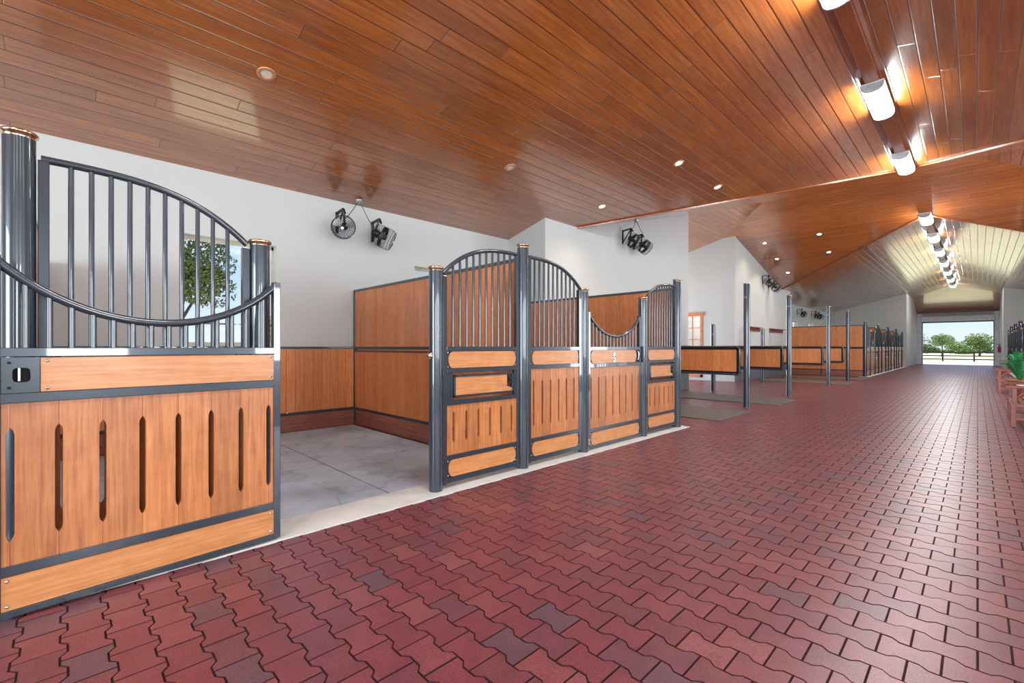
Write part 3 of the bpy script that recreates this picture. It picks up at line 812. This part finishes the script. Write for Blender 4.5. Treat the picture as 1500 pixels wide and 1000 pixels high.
for i, y in enumerate(GB):
    if i == 0: place(sp_long, False, (-3.63-.066-.06-2.75, y, 0), 0, sl_lab[0], 'swing panels of the grooming bays')
    else: place(sp_, i > 1, (-3.63-.066-.06-(WP-.04), y, 0), 0, sl_lab[i], 'swing panels of the grooming bays')

# ------------------------------------------------------------------ wall fans
def fan_object(nm):
    t = thing(nm, 'x', 'fan')
    # local: wall at x=0, fan axis along +x' ; built round origin then aimed by the 'head' part's own matrix
    return t
def wall_fan(loc, wall_n, aim, label, R=.185, depth=.26):
    """bracket on the wall at loc (outward normal wall_n), drum aimed along aim"""
    t = thing('wall_fan', label, 'fan', loc, 0, 'fans on the walls')
    n = Vector(wall_n); arm = .27
    br = MB()
    up = Vector((0, 0, 1)); o = Vector((0, 0, 0))
    br.bar(o+up*.0+n*.012, o-up*.36+n*.012, .045, .02)
    br.bar(o+n*.01-up*.02, o+n*arm-up*.0, .035, .03)
    br.bar(o+n*.01-up*.33, o+n*arm*.92-up*.02, .022, .02)
    br.build('bracket', M['black'], t)
    a = Vector(aim).normalized(); q = a.to_track_quat('Z', 'Y').to_matrix()
    c = n*(arm+.02)-up*.30+a*.06
    # shroud-less cage: rings and long wires
    cage = MB()
    def P3(r, th, z): return c+q@Vector((r*math.cos(th), r*math.sin(th), z))
    for z, rr in ((-depth*.45, R*.93), (-depth*.2, R), (depth*.1, R), (depth*.38, R), (depth*.5, R*.9)):
        cage.tube([P3(rr, 2*PI*k/28, z) for k in range(28)], .0032, 6, closed=True)
    for k in range(24):
        th = 2*PI*k/24
        cage.tube([P3(R*.12, th, -depth*.5), P3(R*.93, th, -depth*.45), P3(R, th, -depth*.2), P3(R, th, depth*.38), P3(R*.9, th, depth*.5), P3(R*.16, th, depth*.56)], .0017, 4, caps=False)
    for rr, z in ((R*.35, depth*.545), (R*.6, depth*.53), (R*.76, depth*.515), (R*.5, -depth*.48)):
        cage.tube([P3(rr, 2*PI*k/24, z) for k in range(24)], .0018, 4, closed=True)
    cage.build('cage', M['black'], t)
    sh = MB().lathe([(R*.985, -.045), (R*.985, .02)], 36, 0, q, c); sh.build('shroud', M['black'], t)
    bl = MB()
    for k in range(3):
        th0 = 2*PI*k/3+.4
        grid = []
        for i in range(6):
            rr = R*(.2+.72*i/5)
            row = []
            for j in range(5):
                th = th0+(-.45+.9*j/4)*(.65+.45*math.sin(PI*i/6))
                row.append(P3(rr, th, .045*(j-2)/2*(1-.3*i/5)))
            grid.append(row)
        vs = [p for r_ in grid for p in r_]
        bl.add(vs, [(i*5+j, i*5+j+1, (i+1)*5+j+1, (i+1)*5+j) for i in range(5) for j in range(4)], 0, True)
    bl.build('blades', M['blade'], t)
    mo = MB().lathe([(0, -depth*.62), (.05, -depth*.62), (.062, -depth*.5), (.062, -.06), (.045, -.05), (.045, .03), (.035, .05), (0, .055)], 18, 0, q, c)
    mo.build('motor', M['black'], t)
    MB().lathe([(0, depth*.59), (.022, depth*.585), (.026, depth*.555)], 14, 0, q, c).build('hub_badge', M['white'], t)
    MB().obox(c+q@Vector((.05, .04, -depth*.56)), (.05, .03, .04), q).build('switch', M['orange'], t)
    yk = MB().bar(n*arm-up*.0, c+q@Vector((0, -.0, -depth*.55)), .03, .03); yk.bar(n*arm, n*(arm+.05)-up*.09, .03, .02)
    yk.build('yoke', M['black'], t)
    return c
W3 = (1, 0, 0)
wall_fan((XB, 3.34, 3.66), W3, (.78, -.50, -.36), 'black round wall fan facing the viewer above the open stall')
wall_fan((XB, 4.0, 3.62), W3, (.50, .76, -.42), 'black cage wall fan turned away to the right above the open stall', depth=.34)
wall_fan((-6.55, 10.50, 4.42), W3, (.35, .80, -.50), 'left fan of the pair on the white wall of the first grooming bay')
wall_fan((-6.55, 11.05, 4.36), W3, (.35, .80, -.50), 'right fan of the pair on the white wall of the first grooming bay')
wall_fan((-6.60, 21.80, 4.46), W3, (.35, .80, -.45), 'left fan of the pair under the dark cross roof past the cross aisle')
wall_fan((-6.60, 22.60, 4.32), W3, (.35, .80, -.45), 'right fan of the pair under the dark cross roof past the cross aisle')
wall_fan((XB, 35.3, 3.72), W3, (.6, .55, -.45), 'left fan of the far pair on the outer wall above the orange partition')
wall_fan((XB, 36.1, 3.70), W3, (.6, .55, -.45), 'right fan of the far pair on the outer wall above the orange partition')
wall_fan((XB, 31.9, 3.66), W3, (.6, .55, -.45), 'far wall fan half hidden behind the second tall tie post')
def junction(loc, cables, label, slope=True):
    o = MB().lathe([(0, -.06), (.05, -.055), (.055, -.01), (.06, 0)], 16).build('junction_box', M['galv'])
    o.location = loc; tag(o, label, 'junction box')
    for cb in cables:
        MB().tube([Vector(p)-Vector(loc) for p in cb], .006, 6).build('cable', M['black'], o)
def sagp(a, b_, s, n=9):
    a, b_ = Vector(a), Vector(b_); return [a.lerp(b_, k/n)-Vector((0, 0, s*math.sin(PI*k/n))) for k in range(n+1)]
junction((XB+.18, 3.66, cz(XB+.18, 3.6)), [sagp((XB+.18, 3.64, 3.87), (XB+.26, 3.37, 3.50), .02), sagp((XB+.18, 3.68, 3.87), (XB+.28, 4.0, 3.40), .10)], 'round grey junction box on the ceiling above the two near fans')
junction((-6.35, 10.85, cz(-6.35, 10.85)), [sagp((-6.35, 10.83, 4.72), (-6.24, 10.5, 4.42), .03), sagp((-6.35, 10.87, 4.72), (-6.24, 11.0, 4.36), .03)], 'small junction box on the roof edge above the grooming bay fans')

# wall racks
for (y0, y1, lb) in ((20.15, 21.45, 'short dark wooden bridle rack on the far bay wall'), (22.75, 24.75, 'long brown wooden blanket rack on the far bay wall')):
    t = thing('wall_rack', lb, 'rack', (-6.60, y0, 2.0), 0, 'wooden racks on the far bay wall'); w = y1-y0
    MB().bbox(0, .03, 0, w, 0, .20, .004).build('backboard', M['kick'], t)
    MB().bbox(.03, .16, .02, w-.02, .15, .18, .004).build('shelf', M['kick'], t)
    for k in range(5):
        MB().tube([(.03, w*(k+.5)/5, .06), (.12, w*(k+.5)/5, .085)], .014, 8).build('peg', M['kick'], t)
t = MB().bbox(-6.60, -6.54, 19.35, 19.55, 1.98, 2.2, .006).build('control_box', M['jamb']); tag(t, 'small grey control box on the far bay wall by the cross aisle', 'control box')

# ------------------------------------------------------------------ benches, plants, extinguisher on the right
def bench(w=1.25):
    """long axis y, sitter faces -x; local x 0 (front) .. .6 (back)"""
    t = thing('garden_bench', 'x', 'bench')
    for y in (.03, w-.03):
        MB().bbox(.03, .09, y-.03, y+.03, 0, .40, .005).prism([(y-.028, .38), (y+.028, .38), (y+.028, .66), (y-.028, .66)], .05, .10).build('front_leg', M['teak'], t)
        MB().bar((.56, y, 0), (.54, y, .42), .055, .055).bar((.54, y, .40), (.66, y, .95), .055, .055).build('rear_leg', M['teak'], t)
        MB().bbox(-.03, .60, y-.04, y+.04, .655, .69, .008).build('armrest', M['teak'], t)
        MB().tube([(.07, y, .40), (.10, y, .50), (.20, y, .60), (.34, y, .645)], [.026, .024, .022, .014], 8).build('arm_bracket', M['teak'], t)
        MB().bbox(.06, .56, y-.02, y+.02, .12, .17, .004).build('side_stretcher', M['teak'], t)
        MB().bbox(.06, .56, y-.02, y+.02, .34, .40, .004).build('side_rail', M['teak'], t)
    MB().bbox(.04, .075, .05, w-.05, .33, .40, .004).build('front_rail', M['teak'], t)
    MB().bbox(.29, .32, .05, w-.05, .12, .16, .004).build('stretcher', M['teak'], t)
    for k in range(6): MB().bbox(.05+k*.083, .05+k*.083+.068, 0.0, w, .40, .42, .005).build('seat_slat', M['teak'], t)
    MB().bar((.655, .05, .92), (.655, w-.05, .92), .03, .07).bar((.56, .05, .48), (.56, w-.05, .48), .03, .05).build('back_rail', M['teak'], t)
    for k in range(9):
        y = .10+(w-.2)*k/8; MB().bar((.56, y, .47), (.65, y, .91), .045, .015).build('back_slat', M['teak'], t)
    return t
bb = bench()
place(bb, False, (.36, 11.38, 0), 0, 'red-brown slatted bench at the right edge, nearest the viewer', 'garden benches')
place(bb, True, (.38, 19.5, 0), 0, 'red-brown slatted bench farther off beyond the fern', 'garden benches')
def fern(loc, label, R=.5, H=.75, n=60, base=.45):
    t = thing('potted_fern', label, 'plant', loc)
    MB().lathe([(0, 0), (.13, 0), (.15, .02), (.20, base-.05), (.22, base-.04), (.22, base), (.18, base), (.17, base-.05), (0, base-.05)], 24).build('pot', M['pot'], t)
    f = MB()
    for k in range(n):
        a = random.uniform(0, 2*PI); r = R*random.uniform(.35, 1); h = H*random.uniform(.6, 1.05)*(1.1-.5*r/R)
        pts = []
        for i in range(8):
            u = i/7; pts.append(Vector((math.cos(a)*r*u, math.sin(a)*r*u, base-.05+h*math.sin(min(1, u*1.15)*PI*.55))))
        side = Vector((-math.sin(a), math.cos(a), 0)); vs = []; fs_ = []
        for i, p in enumerate(pts):
            w = .012*math.sin(PI*min(1, .12+.88*i/7))+.002
            vs += [p-side*w, p+side*w+Vector((0, 0, .006))]
        f.add(vs, [(2*i, 2*i+1, 2*i+3, 2*i+2) for i in range(7)], 0, True)
        for i in range(1, 7):
            for sg in (-1, 1):
                p = pts[i]; q = p+side*sg*.085*math.sin(PI*i/8)+Vector((0, 0, -.015))+(pts[i]-pts[i-1])*.9
                f.add([p, p+(pts[i]-pts[i-1])*.22, q], [(0, 1, 2)])
                p2 = (pts[i]+pts[i-1])/2; q2 = q-(pts[i]-pts[i-1])*.5
                f.add([p2, p2+(pts[i]-pts[i-1])*.22, q2], [(0, 1, 2)])
    f.build('fronds', M['fern'], t)
fern((.72, 16.6, 0), 'tall green potted fern behind the nearest bench', .42, .80, 46, .55)
fern((.98, 14.4, 0), 'darker potted fern at the right edge of the photo', .30, .36, 30, .42)
t = thing('side_table', 'low pale round side table between bench and fern', 'table', (.86, 14.95, 0))
MB().lathe([(0, .50), (.26, .50), (.27, .515), (.26, .53), (0, .53)], 32).build('table_top', M['white'], t)
MB().lathe([(.0, 0), (.15, 0), (.15, .02), (.03, .05), (.025, .50)], 20).build('pedestal', M['teak'], t)
t = thing('fire_extinguisher', 'red fire extinguisher on the white wall right of the far door', 'fire extinguisher', (1.02, 45.0, .98))
MB().lathe([(0, 0), (.07, 0), (.08, .02), (.08, .36), (.05, .42), (.025, .44), (0, .44)], 20).build('cylinder', M['red'], t)
MB().box(-.03, .03, -.05, .06, .44, .50).box(-.09, .07, -.09, .09, .53, .57).build('valve', M['black'], t)
MB().tube([(0, .05, .46), (-.02, .12, .40), (-.02, .11, .12)], .01, 8).build('hose', M['black'], t)

# ------------------------------------------------------------------ outdoors
def gz(y): return -.02 if y < 49.5 else -.02-.5*min(1, (y-49.5)/25)
mb = MB()
mb.add([(-90, 48.74, -.04), (60, 48.74, -.04), (60, 75, -.5), (-90, 75, -.5), (60, 320, -.5), (-150, 320, -.5)], [(0, 1, 2, 3), (3, 2, 4, 5)])
mb.add([(-160, -60, -.08), (-7.8, -60, -.08), (-7.8, 48.74, -.08), (-160, 48.74, -.08)], [(0, 1, 2, 3)])
mb.add([(7.2, -60, -.08), (80, -60, -.08), (80, 48.74, -.08), (7.2, 48.74, -.08)], [(0, 1, 2, 3)])
mb.add([(-12.3, -60, -.08), (7.2, -60, -.08), (7.2, -9.25, -.08), (-12.3, -9.25, -.08)], [(0, 1, 2, 3)])
tag(mb.build('ground', M['grass']), kind='structure')
struct(MB().box(-24, -7.95, -30, 47, -.07, -.05), 'ground_bounce_strip', simple('pale_bounce_ground', (.72, .70, .50), .9, 0, .5, .1))  # unseen pale strip added to bounce sun into left windows and ceiling reflections
struct(MB().add([(-8.95, -9.4, 3.545), (-7.95, -9.4, 3.795), (-7.95, 7.4, 3.795), (-8.95, 7.4, 3.545)], [(0, 1, 2, 3)]).add([(-8.95, 26.1, 3.545), (-7.95, 26.1, 3.795), (-7.95, 49, 3.795), (-8.95, 49, 3.545)], [(0, 1, 2, 3)]), 'trim_sun_blocker', M['white'])  # unseen overhang added to block direct sun from the left windows
fe = thing('paddock_fence', 'dark post-and-rail fence across the pasture beyond the far door', 'fence', (0, 81, -.5))
for k in range(-9, 12): MB().box(-.3+k*2.85-.08, -.3+k*2.85+.08, -.07, .07, 0, 1.30).build('fence_post', M['fence'], fe)
for z in (.28, .72, 1.16): MB().box(-26, 31, -.10, -.06, z-.07, z+.07).build('rail', M['fence'], fe)
def tree(x, y, z0, h, r, mt, label, n=2600, trunk=.18, leaf=.16, group=None, flat=.7):
    t = thing('tree', label, 'tree', (x, y, z0), 0, group)
    rnd = random.Random(int(x*31+y*17))
    blobs = [(Vector((rnd.uniform(-.6, .6)*r, rnd.uniform(-.6, .6)*r, h-r*flat+rnd.uniform(-.55, .45)*r*flat)), r*rnd.uniform(.32, .6)) for _ in range(14)]
    tr = MB().tube([(0, 0, -.05), (.05, 0, h*.3), (0, .05, h*.62)], [trunk, trunk*.7, trunk*.4], 8)
    for c, rr in blobs[:8]: tr.tube([(0, .03, h*.38), tuple(c*.6+Vector((0, 0, h*.2))), tuple(c)], [trunk*.35, trunk*.22, trunk*.08], 5)
    tr.build('trunk', M['bark'], t)
    f = MB(); vs = []; fs_ = []
    for i in range(n):
        c, rr = blobs[i % 14]
        while True:
            p = Vector((rnd.uniform(-1, 1), rnd.uniform(-1, 1), rnd.uniform(-1, 1)))
            if p.length <= 1: break
        p = p.normalized()*p.length**.45
        p = c+Vector((p.x*rr, p.y*rr, p.z*rr*.8)); 
        a = Vector((rnd.gauss(0, 1), rnd.gauss(0, 1), rnd.gauss(0, 1))).normalized(); b_ = a.orthogonal().normalized(); s = leaf*rnd.uniform(.5, 1.2)
        k = len(vs); vs += [p-a*s*.5, p+b_*s*.3, p+a*s*.5, p-b_*s*.3]; fs_.append((k, k+1, k+2, k+3))
    f.add(vs, fs_); f.build('foliage', mt, t)
tree(-20.5, 2.9, -.08, 5.6, 2.0, M['leaf'], 'leafy tree outside the window behind the near grille', 9000, .2, .14)
tree(-27.0, 9.0, -.08, 3.2, 1.9, M['leaf2'], 'low bush outside the window at its right side', 2500, .12, .2)
tree(-4.7, 118, -.5, 5.2, 1.9, M['leaf2'], 'rounded tree with visible trunk beyond the fence, left of the doorway centre', 4200, .12, .2, flat=1.0)
tree(.3, 135, -.5, 4.6, 2.4, M['leaf2'], 'broad tree beyond the fence, right of the doorway centre', 2600, .2, .4)
tree(-12.0, 172, -.5, 4.2, 3.2, M['leaf'], 'distant tree on the hedge line behind the rounded tree', 1800, .2, .5)
tree(-3.0, 165, -.5, 3.9, 3.4, M['leaf2'], 'distant tree between the two nearer pasture trees', 1800, .2, .5)
tree(-4.6, 62, -.3, 3.6, 1.2, M['leaf2'], 'young tree with pale leaves at the left edge of the far doorway', 500, .05, .2)
he = MB(); rnd = random.Random(5); vs = []; fs_ = []
for i in range(9000):
    x = rnd.uniform(-60, 50); z = rnd.random()**1.1*(1.7+.7*math.sin(x*.35)+.4*math.sin(x*1.1)); y = 185+rnd.uniform(-1.5, 1.5)
    p = Vector((x, y, -.5+z)); a = Vector((rnd.gauss(0, 1), rnd.gauss(0, 1), rnd.gauss(0, 1))).normalized(); b_ = a.orthogonal().normalized(); s = rnd.uniform(.4, 1.0)
    k = len(vs); vs += [p-a*s*.5, p+b_*s*.4, p+a*s*.5, p-b_*s*.4]; fs_.append((k, k+1, k+2, k+3))
he.add(vs, fs_); tag(he.build('hedge_row', M['hedge']), 'long green hedge line on the horizon beyond the pasture', 'hedge')

# ------------------------------------------------------------------ world, sun, added fill lamps, camera
w = bpy.data.worlds.new('sky'); bpy.context.scene.world = w; w.use_nodes = True
nt = w.node_tree; bg = nt.nodes['Background']
tc = N(nt, 'ShaderNodeTexCoord').outputs['Generated']
sp = N(nt, 'ShaderNodeSeparateXYZ'); L(nt, tc, sp.inputs[0])
sky = ramp(nt, sp.outputs['Z'], [(0.0, srgb(215, 226, 242)), (.12, srgb(176, 206, 246)), (.45, srgb(120, 168, 236))])
cl = noise(nt, mapping(nt, tc, (1, 1, 3.2)), 4.2, 6, .6)
sky = mixc(nt, 'MIX', ramp(nt, cl, [(.52, (0, 0, 0)), (.68, (.85, .85, .85))]), sky, (.95, .96, 1.0))
L(nt, sky, bg.inputs['Color']); bg.inputs['Strength'].default_value = 1.3
sun = bpy.data.lights.new('sun', 'SUN'); sun.energy = 7.5; sun.angle = .01; sun.color = (1, .95, .86)
so = bpy.data.objects.new('sun', sun); C.objects.link(so); so.rotation_euler = (math.radians(-14), math.radians(-24), 0)
def area(name, loc, rot, sx, sy, e, col):
    l = bpy.data.lights.new(name, 'AREA'); l.shape = 'RECTANGLE'; l.size = sx; l.size_y = sy; l.energy = e; l.color = col
    o = bpy.data.objects.new(name, l); C.objects.link(o); o.location = loc; o.rotation_euler = rot; return o
area('rear_door_fill', (XM, -9.05, 1.8), (PI/2, 0, 0), 4.4, 3.5, 950, (.86, .93, 1.0))  # added fill lamp, boosts daylight from the doorway behind the camera
for i, (a, b_) in enumerate(win_near):
    area('right_window_fill', (mir(XB)+.05, (a+b_)/2, 1.95), (0, PI/2, 0), 1.9, 1.2, 220, (.9, .95, 1.0))  # lamps added at out-of-view window openings to brighten the interior
area('left_cross_fill', (-11.9, 16.5, 1.8), (0, -PI/2, 0), 3.4, 3.8, 400, (.88, .94, 1.0))  # fill lamp added out of view to brighten the left cross aisle
area('right_cross_fill', (5.3, 16.5, 1.8), (0, PI/2, 0), 3.4, 4.0, 700, (.88, .94, 1.0))  # fill lamp added at the unseen right end of the cross aisle

ll = bpy.data.lights.new('lounge_fill', 'POINT'); ll.energy = 120; ll.shadow_soft_size = .3; lo = bpy.data.objects.new('lounge_fill', ll); C.objects.link(lo); lo.location = (-8.2, 20.0, 2.9)  # added point lamp that makes the glazed door's panes look bright
cam = bpy.data.cameras.new('camera'); co = bpy.data.objects.new('camera', cam); C.objects.link(co)
co.location = (0, 0, 1.35); co.rotation_euler = (PI/2, 0, math.atan(682/669.))
cam.sensor_width = 36; cam.lens = 36*669/1500; cam.shift_y = 8/1500; cam.clip_start = .05; cam.clip_end = 1000
sc = bpy.context.scene; sc.camera = co
sc.view_settings.view_transform = 'Standard'; sc.view_settings.look = 'None'; sc.view_settings.gamma = 1; sc.view_settings.exposure = 0
sc.view_settings.use_curve_mapping = False
try:
    sc.cycles.use_denoising = True; sc.cycles.max_bounces = 10; sc.cycles.diffuse_bounces = 5; sc.cycles.glossy_bounces = 4; sc.cycles.sample_clamp_indirect = 6
except Exception: pass
